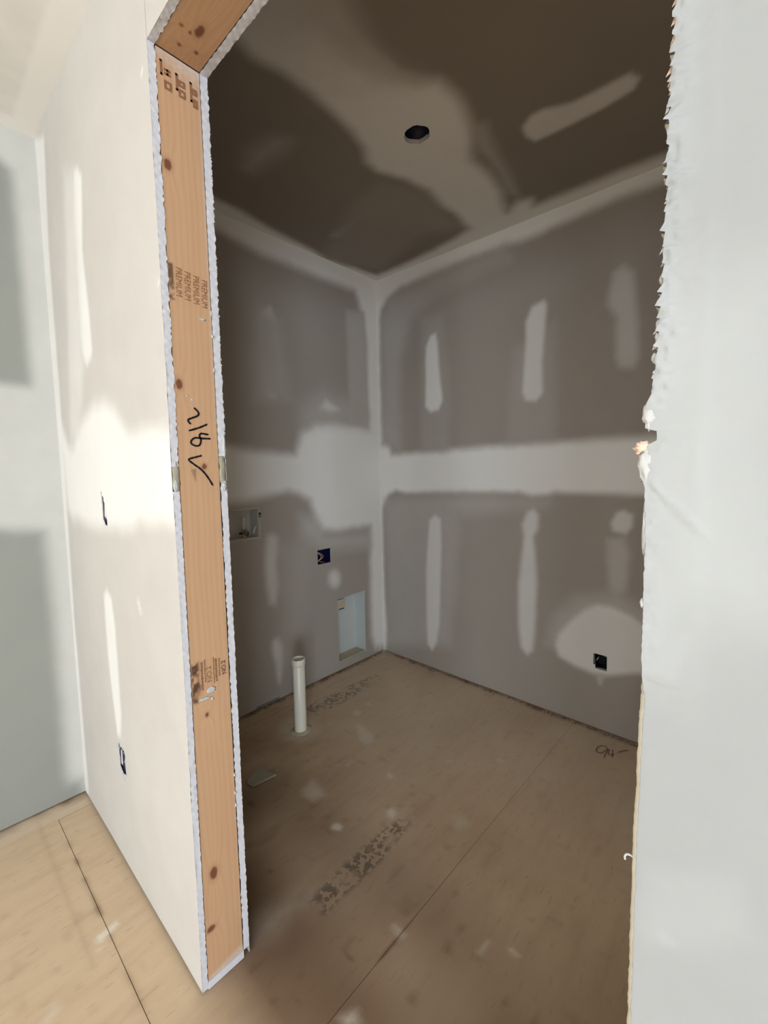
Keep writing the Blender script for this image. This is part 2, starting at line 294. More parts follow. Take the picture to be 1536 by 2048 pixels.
# ------------------------------------------------------------------ materials
class NT:
    def __init__(s, name):
        s.m = bpy.data.materials.new(name); s.m.use_nodes = True; s.t = s.m.node_tree; s.b = s.t.nodes['Principled BSDF']
    def n(s, typ, **kw):
        nd = s.t.nodes.new(typ)
        for k, v in kw.items():
            if k.startswith('i_'): nd.inputs[int(k[2:]) if k[2:].isdigit() else k[2:].replace('_', ' ')].default_value = v
            else: setattr(nd, k, v)
        return nd
    def l(s, a, b): s.t.links.new(a, b); return s
    def mix(s, fac, a, b, mode='MIX'):
        nd = s.n('ShaderNodeMix', data_type='RGBA', blend_type=mode)
        for sock, val in ((nd.inputs[0], fac), (nd.inputs[6], a), (nd.inputs[7], b)):
            if isinstance(val, (int, float, tuple)): sock.default_value = val
            else: s.l(val, sock)
        return nd.outputs[2]
    def math(s, op, a, b=0.0, clamp=False):
        nd = s.n('ShaderNodeMath', operation=op, use_clamp=clamp)
        for sock, val in ((nd.inputs[0], a), (nd.inputs[1], b)):
            if isinstance(val, (int, float)): sock.default_value = val
            else: s.l(val, sock)
        return nd.outputs[0]
    def noise(s, scale, detail=3, vec=None, stretch=None, rough=.55):
        tc = s.n('ShaderNodeTexCoord'); v = tc.outputs['Object']
        if stretch:
            mp = s.n('ShaderNodeMapping'); mp.inputs['Scale'].default_value = stretch; s.l(v, mp.inputs[0]); v = mp.outputs[0]
        nd = s.n('ShaderNodeTexNoise'); nd.inputs['Scale'].default_value = scale; nd.inputs['Detail'].default_value = detail
        nd.inputs['Roughness'].default_value = rough; s.l(v, nd.inputs['Vector'])
        return nd.outputs['Fac']
    def attr(s, name): return s.n('ShaderNodeAttribute', attribute_name=name).outputs['Fac']
    def ramp(s, fac, stops):
        nd = s.n('ShaderNodeValToRGB'); e = nd.color_ramp.elements
        while len(e) < len(stops): e.new(.5)
        for el, (p, c) in zip(e, stops): el.position = p; el.color = c if len(c) == 4 else (*c, 1)
        s.l(fac, nd.inputs[0]); return nd.outputs[0]
    def bump(s, h, strength=.2, dist=.002):
        nd = s.n('ShaderNodeBump'); nd.inputs['Strength'].default_value = strength; nd.inputs['Distance'].default_value = dist
        s.l(h, nd.inputs['Height']); s.l(nd.outputs[0], s.b.inputs['Normal'])
    def done(s, col=None, rough=.9, spec=.15, metal=0):
        if col is not None:
            if isinstance(col, tuple): s.b.inputs['Base Color'].default_value = col
            else: s.l(col, s.b.inputs['Base Color'])
        s.b.inputs['Roughness'].default_value = rough; s.b.inputs['Specular IOR Level'].default_value = spec
        s.b.inputs['Metallic'].default_value = metal
        return s.m
def c4(r, g, b):
    """sRGB 0-255 to linear"""
    return tuple(((v/255)/12.92 if v/255 <= .04045 else ((v/255+.055)/1.055)**2.4) for v in (r, g, b))+(1,)
PAPER = (0.37, 0.335, 0.295, 1); MUD = (0.86, 0.845, 0.81, 1)
def mat_drywall(name='drywall', PAPER=PAPER, MUD=MUD):
    t = NT(name); a = t.attr('mud')
    n = t.noise(9, 4); f = t.noise(90, 3)
    edge = t.math('MULTIPLY', a, t.math('SUBTRACT', 1.0, a))
    k = t.math('ADD', a, t.math('MULTIPLY', edge, t.math('MULTIPLY', t.math('SUBTRACT', n, .5), .6)), True)
    paper = t.mix(t.noise(3, 3), (PAPER[0]*.93, PAPER[1]*.93, PAPER[2]*.95, 1), (PAPER[0]*1.07, PAPER[1]*1.06, PAPER[2]*1.05, 1))
    mud = t.mix(t.noise(2.2, 4), (MUD[0]*.95, MUD[1]*.955, MUD[2]*.97, 1), MUD)
    t.bump(f, .12, .001)
    return t.done(t.mix(k, paper, mud), .93, .1)
def mat_plain(name, col, var=.12, scale=20, rough=.85, spec=.2, metal=0, bump=.15):
    t = NT(name); n = t.noise(scale, 4)
    a = tuple(c*(1-var) for c in col[:3])+(1,); b = tuple(min(1, c*(1+var)) for c in col[:3])+(1,)
    if bump: t.bump(t.noise(scale*4, 3), bump, .001)
    return t.done(t.mix(n, a, b), rough, spec, metal)
def mat_wood(name, axis, tone=0.74):
    """framing lumber: grain attribute carries the growth rings, knot attribute the knots"""
    t = NT(name); g = t.attr('grain'); kn = t.attr('knot'); dust = t.attr('dust'); ink = t.attr('ink')
    st = [14, 14, 14]; st[axis] = .8
    fine = t.noise(6, 5, stretch=tuple(st)); blot = t.noise(2.5, 3)
    wv = t.math('SINE', t.math('MULTIPLY', t.math('ADD', g, t.math('MULTIPLY', fine, .25)), 6.2832))
    r = t.math('ADD', t.math('MULTIPLY', wv, .5), .5)
    c0 = tuple(c*tone for c in c4(228, 186, 148)[:3])+(1,); c1 = tuple(c*tone for c in c4(206, 158, 116)[:3])+(1,)
    col = t.mix(t.math('MULTIPLY', t.math('POWER', r, 2), .32), c0, c1)
    col = t.mix(t.math('MULTIPLY', blot, .5), col, tuple(c*tone for c in c4(216, 172, 132)[:3])+(1,))
    col = t.mix(t.math('MULTIPLY', fine, .35), col, tuple(c*tone for c in c4(200, 150, 110)[:3])+(1,))
    col = t.mix(kn, col, c4(96, 42, 20))
    col = t.mix(ink, col, c4(62, 44, 34))
    dn = t.math('MULTIPLY', dust, t.math('ADD', t.math('MULTIPLY', t.noise(160, 2), 1.3), -.05), True)
    col = t.mix(dn, col, c4(205, 196, 188))
    t.bump(fine, .12, .001)
    return t.done(col, .75, .25)
def mat_floor():
    t = NT('plywood_subfloor'); m = t.attr('mud'); ink = t.attr('ink'); dirt_shade = t.attr('dirt_shade')  # mud here: compound marks, plus dust and added brightness towards the back
    g1 = t.noise(5, 5, stretch=(5, 1.2, 1)); g2 = t.noise(1.6, 4); g3 = t.noise(24, 4, stretch=(3, .8, 1)); sp = t.noise(60, 3)
    col = t.ramp(g1, [(.22, c4(190, 162, 134)), (.5, c4(208, 182, 152)), (.8, c4(216, 192, 162))])
    col = t.mix(t.math('MULTIPLY', g2, .75), col, c4(202, 184, 160))
    col = t.mix(t.math('MULTIPLY', t.math('GREATER_THAN', g3, .64), .22), col, c4(150, 116, 92))
    col = t.mix(t.math('MULTIPLY', dirt_shade, .9), col, c4(108, 84, 66))  # dirt, with the doorway shadow painted in
    vo = t.n('ShaderNodeTexVoronoi'); vo.inputs['Scale'].default_value = 55; tc = t.n('ShaderNodeTexCoord'); t.l(tc.outputs['Object'], vo.inputs['Vector'])
    blk = t.math('GREATER_THAN', t.noise(48, 4), .49)
    inkf = t.math('MULTIPLY', ink, t.math('MULTIPLY', blk, .62), True)
    col = t.mix(inkf, col, c4(70, 64, 60))
    mk = t.math('MULTIPLY', m, t.math('ADD', .65, t.math('MULTIPLY', sp, .8)), True)
    col = t.mix(mk, col, c4(222, 214, 200))
    t.bump(g1, .15, .002)
    return t.done(col, .88, .15)
M = {}
M['drywall'] = mat_drywall()
M['left_board_dim'] = mat_drywall('left_board_dim', (0.275, 0.285, 0.26, 1))  # drywall copy, darkened and greened for the dim light on the left wall
M['near_board_dim'] = mat_drywall('near_board_dim', (0.295, 0.303, 0.301, 1), (0.69, 0.708, 0.708, 1))  # drywall copy with the near board's shade and cool light in its colour
M['ceiling_board_dim'] = mat_drywall('ceiling_board_dim', (0.27, 0.235, 0.20, 1))  # drywall copy, paper darkened to paint the laundry ceiling dimmer
M['core'] = mat_plain('gypsum_core', c4(204, 204, 210), .07, 60, .95, .1, bump=.5)
M['core_cream'] = mat_plain('gypsum_bevel', c4(222, 216, 200), .08, 60, .95, .1, bump=.4)
M['stud'] = mat_wood('stud_pine', 2); M['header'] = mat_wood('header_pine', 0, .70)
M['floor'] = mat_floor()
M['plate'] = mat_plain('plate_wood', c4(136, 92, 62), .25, 30)
M['shadow_wood'] = mat_plain('sheathing_wood', c4(90, 66, 46), .2, 10)
M['ink'] = mat_plain('marker_ink', c4(22, 22, 26), .2, 60, .6, bump=0)
M['stamp'] = mat_plain('stamp_ink', c4(140, 100, 72), .3, 300, .8, bump=0)
M['stamp_dark'] = mat_plain('stamp_ink_dark', c4(54, 46, 42), .4, 200, .8, bump=0)
M['pencil'] = mat_plain('pencil', c4(132, 112, 94), .2, 60, .8, bump=0)
M['pvc'] = mat_plain('white_pvc', c4(226, 222, 208), .05, 12, .35, .5, bump=0)
M['blue_box'] = mat_plain('blue_plastic', c4(16, 20, 64), .1, 20, .45, .4, bump=0)
M['grey_blue'] = mat_plain('grey_blue_plastic', c4(92, 94, 116), .1, 20, .5, .4, bump=0)
M['dark_box'] = mat_plain('black_plastic', c4(16, 16, 20), .1, 20, .45, .4, bump=0)
M['metal'] = mat_plain('galvanised_metal', c4(206, 212, 212), .06, 8, .5, .4, .25, bump=.05)
M['card'] = mat_plain('grey_card', c4(188, 176, 152), .1, 30)
M['plastic'] = mat_plain('grey_plastic', c4(196, 194, 188), .06, 15, .5, .4, bump=0)
M['brass'] = mat_plain('brass', c4(168, 154, 130), .15, 40, .45, .5, .6, bump=0)
M['copper'] = mat_plain('copper_wire', c4(196, 128, 96), .1, 40, .45, .5, .4, bump=0)
M['white_wire'] = mat_plain('white_wire', c4(214, 206, 196), .06, 40, .5, .4, bump=0)
M['scrap'] = mat_plain('scrap_paper', c4(160, 154, 136), .08, 25)
M['tear'] = mat_plain('torn_paper', c4(190, 190, 188), .12, 120, bump=.5)
M['brown_paper'] = mat_plain('brown_paper', c4(226, 198, 178), .12, 160, bump=.5)
M['frame'] = mat_plain('window_frame', c4(235, 235, 232), .03, 10, .5)

# ------------------------------------------------------------------ where the walls stand
pL = lambda u, v, w: (XW+w, u, v)                 # left wall, u = y
pB = lambda u, v, w: (u, YB-w, v)                 # laundry back wall
pE = lambda u, v, w: (XE-w, u, v)
pF = lambda u, v, w: (u, 0-w, v)                  # front face of the door wall
pD = lambda u, v, w: (u, WT+w, v)                 # its laundry face
pR = lambda u, v, w: (u, RY+w, v)
pX = lambda u, v, w: (RX-w, u, v)
rect = lambda a, b, c, d: [(a, c), (b, c), (b, d), (a, d)]
def rim(name, poly, place, depth, parent, mat):
    """the cut edge round a hole in a board"""
    n = len(poly); v = [place(u, q, .0008) for u, q in poly]+[place(u, q, -depth) for u, q in poly]
    return pyd(name, v, [(i, (i+1) % n, n+(i+1) % n, n+i) for i in range(n)], mat, parent)
def skin(name, place, u0, u1, v0, v1, parent):
    """the dark back of the stud bay"""
    q = [place(u, v, -.10) for u, v in ((u0, v0), (u1, v0), (u1, v1), (u0, v1))]
    r = [place(u, v, -.112) for u, v in ((u0, v0), (u1, v0), (u1, v1), (u0, v1))]
    return pyd(name, q+r, [(0, 1, 2, 3), (7, 6, 5, 4), (0, 4, 5, 1), (1, 5, 6, 2), (2, 6, 7, 3), (3, 7, 4, 0)], M['shadow_wood'], parent)

# ---- laundry, left wall
GAP = 0.010
VENT = rect(1.270, 1.494, .056, .460); DRY = rect(1.136, 1.231, .694, .779); WASH = rect(.524, .784, .902, 1.058)
NOTCH = rect(.722, .862, -.02, .021)
us = lines(WT, YB, .010, (1.270, 1.494, 1.136, 1.231, .524, .784, .722, .862)); vs = lines(GAP, HC, .010, (.021, .056, .460, .694, .779, .902, 1.058))
def mudL(U, V):
    m = coat(U, V, 1, PATCH['L']); return m*(.97)+.03*vnoise(U, V, .2, 5)
wl = struct(sheet('wall_west', us, vs, pL, mudL, (VENT, DRY, WASH, NOTCH), False, M['drywall']))
for h in (VENT, DRY): rim('cut_edge', h, pL, SHEET, wl, M['core'])
rim('cut_edge', rect(.722, .862, GAP, .021), pL, SHEET, wl, M['core'])
skin('sheathing', pL, WT, YB, 0, HC, wl)
# ---- laundry, back wall
OUTR = [(-.666, .369), (-.628, .372), (-.607, .366), (-.603, .352), (-.604, .300), (-.630, .301), (-.660, .298)]
us = lines(XW, XE, .010, (-.666, -.605)); vs = lines(GAP, HC, .010, (.299, .370))
wb = struct(sheet('wall_north', us, vs, pB, lambda U, V: coat(U, V, 1, PATCH['B']), (OUTR,), False, M['drywall']))
rim('cut_edge', OUTR, pB, SHEET, wb, M['core']); skin('sheathing', pB, XW, XE, 0, HC, wb)
# ---- laundry, right wall (out of the frame)
we = struct(sheet('wall_east', lines(WT, YB, .06), lines(0, HC, .06), pE, .55, (), True, M['drywall']))
# ---- laundry ceiling
HOLE = [(-1.0605+.0485*math.cos(a)+.0012*math.cos(5*a), .889+.0415*math.sin(a)+.0012*math.sin(7*a)) for a in np.linspace(0, 2*math.pi, 40, endpoint=False)]
pC = lambda u, v, w: (u, v, HC-w)
us = np.unique(np.concatenate([lines(XW, -1.125, .012), lines(-1.125, -.995, .003), lines(-.995, XE, .012)]))
vs = np.unique(np.concatenate([lines(WT, .83, .012), lines(.83, .95, .003), lines(.95, YB, .012)]))
ce = struct(sheet('ceiling', us, vs, pC, lambda U, V: coat(U, V, 1, PATCH['C'])*.86, (HOLE,), True, M['ceiling_board_dim']))
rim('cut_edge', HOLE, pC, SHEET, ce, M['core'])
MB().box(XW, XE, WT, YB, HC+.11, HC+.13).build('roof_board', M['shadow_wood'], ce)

# ---- front room shell
hole = lambda w: rect(w['a'], w['b'], w['z0'], w['z1'])
us = np.unique(np.concatenate([lines(RY, -.6, .08, (WIN_L['a'], WIN_L['b'])), lines(-.6, 0, .012)])); vs = lines(.006, HK, .014, (WIN_L['z0'], WIN_L['z1']))
wk = struct(sheet('wall_left', us, vs, pL, lambda U, V: coat(U, V, .42, PATCH['K']), (hole(WIN_L),), False, M['left_board_dim']))
skin('sheathing', pL, -1.0, 0, 0, HK, wk)
wr = struct(sheet('wall_rear', lines(XW, RX, .1, (WIN_B['a'], WIN_B['b'], WIN_M['a'], WIN_M['b'])), lines(0, HK, .1, (WIN_B['z0'], WIN_B['z1'])), pR, .7, (hole(WIN_B), hole(WIN_M)), True, M['drywall']))
wx = struct(sheet('wall_right', lines(RY, 0, .1, (WIN_R['a'], WIN_R['b'])), lines(0, HK, .1, (WIN_R['z0'], WIN_R['z1'])), pX, .7, (hole(WIN_R),), True, M['drywall']))
ck = struct(sheet('ceiling', np.unique(np.concatenate([lines(XW, -1, .015), lines(-1, RX, .1)])), np.unique(np.concatenate([lines(RY, -.7, .1), lines(-.7, 0, .015)])),
    lambda u, v, w: (u, v, HK-w), lambda U, V: np.maximum(.80+.1*vnoise(U, V, .03, 2), 1-np.clip((np.minimum(-V, U-XW)-.06)/.03, 0, 1)), (), True, M['drywall']))
for n, (w, pl) in enumerate(((WIN_L, pL), (WIN_B, pR), (WIN_M, pR), (WIN_R, pX))):
    f = MB(); a, b, c, d = w['a'], w['b'], w['z0'], w['z1']
    for (u0, u1, v0, v1) in ((a, a+.05, c, d), (b-.05, b, c, d), (a+.05, b-.05, c, c+.05), (a+.05, b-.05, d-.05, d), ((a+b)/2-.02, (a+b)/2+.02, c+.05, d-.05)):
        p = pl(u0, v0, -.002); q = pl(u1, v1, -.08)
        f.box(*[t for pr in zip(p, q) for t in (min(pr), max(pr))])
    struct(f.build('window_%d' % (n+1), M['frame']))

# ---- door wall: front face left of the opening
SLIT1 = [(-1.5690, 1.199), (-1.5650, 1.199), (-1.5590, 1.183), (-1.5520, 1.187), (-1.5480, 1.180), (-1.5480, 1.172), (-1.5370, 1.162), (-1.5260, 1.112), (-1.5270, 1.098), (-1.5500, 1.100), (-1.5680, 1.118), (-1.5660, 1.160)]
SLIT2 = [(-1.5780+(u+1.584)*1.22, z) for u, z in [(-1.5760, .412), (-1.5720, .412), (-1.5700, .400), (-1.5580, .405), (-1.5350, .402), (-1.5300, .388), (-1.5360, .372), (-1.5320, .345), (-1.5300, .328), (-1.5500, .322), (-1.5440, .306), (-1.5490, .304), (-1.5600, .320), (-1.5800, .332), (-1.5780, .360), (-1.5840, .372), (-1.5830, .398)]]
def edge_left(V): return (vnoise(V, V*0, .006, 11)-.5)*.0012+(vnoise(V, V*0, .05, 12)-.5)*.003
def mudF(U, V):
    b = .62+.08*(vnoise(U, V, .3, 6)-.5)
    return .80*coat(U, V, .46, PATCH['F'])+.06*(vnoise(U, V, .3, 6)-.5)
def shF(U, V, w):
    k = np.clip((U-(XL-.02))/.02, 0, 1)*(V < HD)
    return U+k*edge_left(V), V, w
us = np.unique(np.concatenate([lines(XW, -1.60, .012), lines(-1.60, -1.50, .0022), lines(-1.50, XL, .012)]))
vs = np.unique(np.concatenate([lines(.006, .295, .012), lines(.295, .42, .0022), lines(.42, 1.09, .012), lines(1.09, 1.205, .0022), lines(1.205, HK, .012)]))
wf = struct(bpy.data.objects.new('wall_front', None)); COL.objects.link(wf)
sheet('drywall_sheet', us, vs, pF, mudF, (SLIT1, SLIT2), False, M['drywall'], wf, shift=shF)
dl = bpy.data.objects['drywall_sheet']
for h in (SLIT1, SLIT2): rim('cut_edge', h, pF, .0012, dl, M['core'])
sheet('drywall_sheet', lines(XL-.02, XR+.03, .02), lines(HD, HK, .012), lambda u, v, w: (u, .0004-w, v), mudF, (), False, M['drywall'], wf)
# laundry-side boards
for a, b, c, d in ((XW, XL, 0, HC), (XL, XR+.02, HD, HC), (XR, XE, 0, HC)):
    sheet('drywall_sheet', lines(a, b, .05), lines(c, d, .05), pD, .4, (), True, M['drywall'], wf)

# ---- right of the opening: the near board with its ragged edge (points measured along the edge, x at height z)
EDGE = [(-.050, 2.43), (-.066, 1.75), (-.0735, 1.584), (-.0760, 1.511), (-.0770, 1.401), (-.0800, 1.345), (-.0825, 1.320), (-.0865, 1.309), (-.0875, 1.292), (-.0865, 1.2905), (-.0795, 1.2895),
        (-.0795, 1.2810), (-.0850, 1.2785), (-.0885, 1.2660), (-.0905, 1.2540), (-.0865, 1.2450), (-.0858, 1.2200), (-.0855, 1.1950), (-.0858, 1.110), (-.0860, 1.080), (-.0870, 1.060), (-.0878, 1.025), (-.0895, .935), (-.0905, .773), (-.094, 0)]
ez = np.array([e[1] for e in EDGE])[::-1]; ex = np.array([e[0] for e in EDGE])[::-1]
def edge_right(V):
    x = np.interp(V, ez, ex)
    ph = V/.0105+.9*vnoise(V, V*0, .03, 21); saw = 1-(ph-np.floor(ph))
    amp = np.clip((V-1.315)/.02, 0, 1)*(.0010+.0038*vnoise(V, V*0, .008, 22))
    small = (vnoise(V, V*0, .004, 23)-.5)*.0011+(vnoise(V, V*0, .0015, 24)-.5)*.0006
    return x-amp*saw**1.6+small
def chamf(V): return np.where(V < 1.090, .0032*np.clip((1.090-V)/.02, 0, 1), 0)+.0004
def shR(U, V, w):
    t = np.clip((.10-(U-XR))/.10, 0, 1)**2
    U2 = U+t*(edge_right(V)+chamf(V)-XR)
    d = U2-edge_right(V)
    lump = np.exp(-(d/.012)**2)*(.004*vnoise(U2, V, .010, 31)+.004*vnoise(U2, V, .004, 32))*(.3*np.clip((V-1.09)/.03, 0, 1)+.7*np.clip((V-1.30)/.02, 0, 1))
    # trowel scar and drag ridges in the compound
    ax, az, bx, bz = -.0745, 1.238, -.052, 1.214
    tt = np.clip(((U2-ax)*(bx-ax)+(V-az)*(bz-az))/((bx-ax)**2+(bz-az)**2), 0, 1)
    dd = (U2-ax-tt*(bx-ax))*.73+(V-az-tt*(bz-az))*.68
    al = np.hypot(U2-ax-tt*(bx-ax), V-az-tt*(bz-az))
    scar = .0016*np.exp(-((dd-.002)/.0022)**2)*np.exp(-(al/.012)**2)*(.5+.8*vnoise(U2, V, .006, 33))-.0004*np.exp(-((dd+.004)/.003)**2)*np.exp(-(al/.014)**2)
    ridge = .0005*np.exp(-((U2+.0535)/.0022)**2)*np.clip((V-1.235)/.01, 0, 1)*np.clip((1.30-V)/.01, 0, 1)
    step = .0006*np.clip((1.0885+.003*np.sin((U2+.05)*90)-V)/-.0025, 0, 1)*np.clip((-.045-U2)/.004, 0, 1)
    return U2, V, w+lump+scar+ridge+step
us = XR+np.concatenate([np.linspace(0, .012, 9), lines(.0135, .12, .004)[0:], lines(.12, .45, .012)[1:], lines(.45, RX-XR, .1)[1:]])
vs = np.unique(np.concatenate([lines(.006, .70, .03), lines(.70, 1.04, .004), lines(1.04, 1.62, .0014), lines(1.62, HK, .03)]))
nr = sheet('drywall_sheet', us, vs, pF, lambda U, V: np.clip(coat(U, V, .55, PATCH['F'])-.25-.05*vnoise(U, V, .05, 8), 0, 1)*.40, (), False, M['near_board_dim'], wf, shift=shR)  # coat cut down, so the near board is painted dimmer
zz = vs; e = edge_right(zz); ch = chamf(zz); v = []; fs = []
for i, z in enumerate(zz):
    j = (vnoise(np.array([z]), np.array([0.]), .006, 41)[0]-.5)*.0012
    v += [(e[i]+ch[i], -.0008, z), (e[i]+j*.5, .0028+abs(j), z), (e[i]+.0003, .008, z), (e[i]+j, SHEET, z)]
    if i: a = 4*(i-1); fs += [(a+k, a+4+k, a+5+k, a+1+k) for k in range(3)]
ce_r = pyd('cut_edge', v, fs, M['core_cream'], nr, smooth=True)
# torn paper flags along the upper part of that edge and the crumpled brown scrap on it
v = []; fs = []; rb = []; fb = []
z = 1.335
while z < 1.66:
    ln = random.uniform(.003, .008); wd = random.uniform(.003, .007); x = float(edge_right(np.array([z]))[0])
    tv, tf = (rb, fb) if random.random() < .33 else (v, fs)
    k = len(tv); dy = random.uniform(-.003, .003)
    tv += [(x+.002, -.0012, z+wd), (x+.0005, -.0016+dy*.3, z+wd*.4), (x-ln*.35, dy-.001, z-ln*.5), (x+.0022, -.0014, z-wd*.2), (x-ln*.1, dy*.5+.001, z+wd*.2)]
    tf += [(k, k+1, k+3), (k+1, k+2, k+3), (k, k+4, k+1), (k+1, k+4, k+2)]
    z += random.uniform(.004, .014)
for o in (pyd('torn_paper', v, fs, M['tear'], nr), pyd('torn_paper', rb, fb, M['brown_paper'], nr)): o['kind'] = 'stuff'
def lumpy(name, c, r, mat, parent, seed, sub=(16, 12), amp=.45):
    v = []; fs = []; nu, nv = sub
    for i in range(nv+1):
        th = math.pi*i/nv
        for k in range(nu):
            ph = 2*math.pi*k/nu; d = Vector((math.sin(th)*math.cos(ph), math.sin(th)*math.sin(ph), math.cos(th)))
            q = 1+amp*mnoise.noise(d*2.2+Vector((seed, 0, 0)))+amp*.5*mnoise.noise(d*6+Vector((0, seed, 0)))
            v.append((c[0]+d.x*r[0]*q, c[1]+d.y*r[1]*q, c[2]+d.z*r[2]*q))
    for i in range(nv):
        for k in range(nu):
            a = i*nu+k; b = i*nu+(k+1) % nu; fs.append((a, a+nu, b+nu, b))
    return pyd(name, v, fs, mat, parent, smooth=True)
lumpy('wood_splinter', (-.0905, .001, 1.2765), (.0058, .004, .0042), M['brown_paper'], nr, 3.1, amp=.9)
lumpy('dried_compound', (-.0868, .001, 1.262), (.0055, .004, .013), M['tear'], nr, 5.2)
lumpy('dried_compound', (-.0850, .000, 1.302), (.0045, .0035, .011), M['tear'], nr, 7.7)
lumpy('dried_compound', (-.0860, .002, 1.212), (.0022, .003, .022), M['tear'], nr, 9.7)
for zc, xc in ((1.3600, -.0805), (1.3690, -.0800), (1.4020, -.0785), (1.3450, -.0825), (1.151, -.0862)):
    lumpy('dried_compound', (xc, 0, zc), (.0020, .002, .0036), M['tear'], nr, zc*90, (10, 8))
cu = [(-.0895+.0045*math.cos(a)-.002, .004, .921+.0045*math.sin(a)) for a in np.linspace(-.5, 3.6, 10)]
MB().tube(cu, [.0009]*10, 6).build('paper_curl', M['tear'], nr)

# ---- cut ends of the boards beside the stud and under the header
def strip(name, axis, a, b, y0, y1, mat, parent, seed, rag0=.0006, rag1=.0012, fade=None):
    """a sawn board end: axis 'z' = vertical end facing +X, axis 'x' = underside of the head"""
    ts = lines(a, b, .003); v = []; fs = []
    n0 = (vnoise(ts, ts*0, .007, seed)-.5)*2*rag0; n1 = (vnoise(ts, ts*0, .006, seed+1)-.5)*2*rag1; n2 = (vnoise(ts, ts*0, .02, seed+2)-.5)*.002
    for i, t in enumerate(ts):
        for k, y in enumerate((y0+n0[i], y0+.3*(y1-y0), y0+.7*(y1-y0), y1+n1[i])):
            w = n2[i]*(1 if k in (1, 2) else .3)+(.0006*math.sin(t*310+k*2))
            v.append((XL+w, y, t) if axis == 'z' else (t, y, HD-w))
        if i: p = 4*(i-1); fs += [((p+k, p+1+k, p+5+k, p+4+k) if axis == 'z' else (p+k, p+4+k, p+5+k, p+1+k)) for k in range(3)]
    return pyd(name, v, fs, mat, parent, smooth=True)
strip('cut_edge', 'z', 1.268, HD, -.0006, .0140, M['core'], dl, 51, .0008, .0022)
strip('cut_edge', 'z', .004, 1.214, -.0006, .0132, M['core'], dl, 61, .0008, .0008)
strip('cut_edge', 'x', XL, XR, -.0006, .0140, M['core'], dl, 71, .0006, .0015)
strip('cut_edge', 'z', 1.292, HD, .1035, WT+.0012, M['core'], dl, 81, .0004, .0022)
strip('cut_edge', 'z', .02, 1.225, .1045, WT+.0008, M['core'], dl, 91, .0014, .0012)
strip('cut_edge', 'x', XL, XR, .1035, WT+.0012, M['core'], dl, 101, .0006, .0022)
lumpy('dried_compound', (XL-.003, .008, 1.241), (.004, .008, .036), M['scrap'], dl, 2.2, amp=.5)
lumpy('dried_compound', (XL-.001, .006, 1.226), (.003, .006, .014), M['tear'], dl, 4.2, amp=.4)
lumpy('dried_compound', (XL-.002, .111, 1.258), (.003, .007, .040), M['scrap'], dl, 6.2, amp=.5)
lumpy('dried_compound', (XL+.001, .113, 1.222), (.004, .006, .010), M['tear'], dl, 8.2, amp=.7)
lumpy('dried_compound', (XL+.000, .1175, 1.318), (.003, .003, .030), M['tear'], dl, 1.3, amp=.5)
v = []; fs = []
for i in range(46):                                               # paper fibres hanging off the laundry-side board
    z = random.uniform(1.30, 2.10); ln = random.uniform(.003, .009); k = len(v)
    v += [(XL+.0005, WT, z), (XL+.001, WT+random.uniform(.001, .004), z-ln*.6), (XL+.0003, WT, z-ln)]; fs.append((k, k+1, k+2))
pyd('torn_paper', v, fs, M['tear'], dl)['kind'] = 'stuff'
for z in (1.566, 1.617, 1.490, .500, .452, .420):
    lumpy('dried_compound', (XL+.0005, .1025, z), (.002, .0022, .005), M['tear'], dl, z*40, (8, 6), .8)

# ---- the exposed stud and header
def wood_attrs(U, V, knots, length_axis_v=True, seed=0):
    """U across, V along the board: growth rings flowing round the knots"""
    g = U/.0125+1.4*vnoise(U*.3, V, .28, 15+seed)+.35*vnoise(U, V*.15, .02, 16+seed); kn = np.zeros(U.shape)
    for ku, kv, ru, rv in knots:
        d = np.hypot((U-ku)/(ru*2.6), (V-kv)/(rv*3.4)); g = g+1.6*np.exp(-d**2)*np.sign(U-ku+1e-6)*(1-np.exp(-(abs(U-ku)/ru)))
        r = np.hypot((U-ku)/ru, (V-kv)/rv); r = r+(vnoise(U, V, .004, 18)-.5)*.22
        kn = np.maximum(kn, np.clip((1.15-r)/.35, 0, 1)*.85); kn = np.maximum(kn, np.clip((2.0-r)/1.4, 0, 1)*.25)
    return g, kn
y0, y1 = .0150, .1030; FX = XL-.0012
us = lines(y0, y1, .0022); vs = lines(.020, HD, .003)
def s_dust(U, V):
    a = np.clip((V-(HD-.030))/.03, 0, 1)*.9+np.clip((V-(HD-.085))/.05, 0, 1)*.35*np.clip((U-.05)/.03+.6, 0, 1)
    b = np.clip(1-(V-.020-(U-y0)*.16)/.012, 0, 1)*.75+np.clip((U-.093)/.008, 0, 1)*np.clip((V-1.3)/.2, 0, 1)*.35
    return np.maximum(a, b)
def s_ink(U, V):
    m = np.zeros(U.shape)                                          # smeared grade-mark block at the board edge
    q = [(.0155, .812), (.033, .815), (.034, .790), (.036, .752), (.028, .718), (.0155, .722)]
    m = np.clip(.5-sdist(U, V, q)/.008, 0, 1)*np.clip(vnoise(U, V, .007, 44)*2.4-.35, 0, 1)*.9
    q = [(.0155, 1.706), (.026, 1.704), (.026, 1.628), (.0155, 1.626)]
    m = np.maximum(m, np.clip(.5-sdist(U, V, q)/.003, 0, 1)*np.clip(vnoise(U, V, .006, 45)*2-.3, 0, 1)*.8)
    q = [(.040, 1.262), (.052, 1.263), (.049, 1.232)]
    return np.maximum(m, np.clip(.5-sdist(U, V, q)/.003, 0, 1)*.45)
kn0 = [tuple(k) for k in STUD_KNOTS]
st = thing('door_stud', 'knotty pine stud with 216 handwritten on it lining the door opening', 'stud', (XL, .059, .020))
def rel(o, root):
    o.parent = root; o.matrix_parent_inverse = Matrix.Translation(-Vector(root.location)); return o
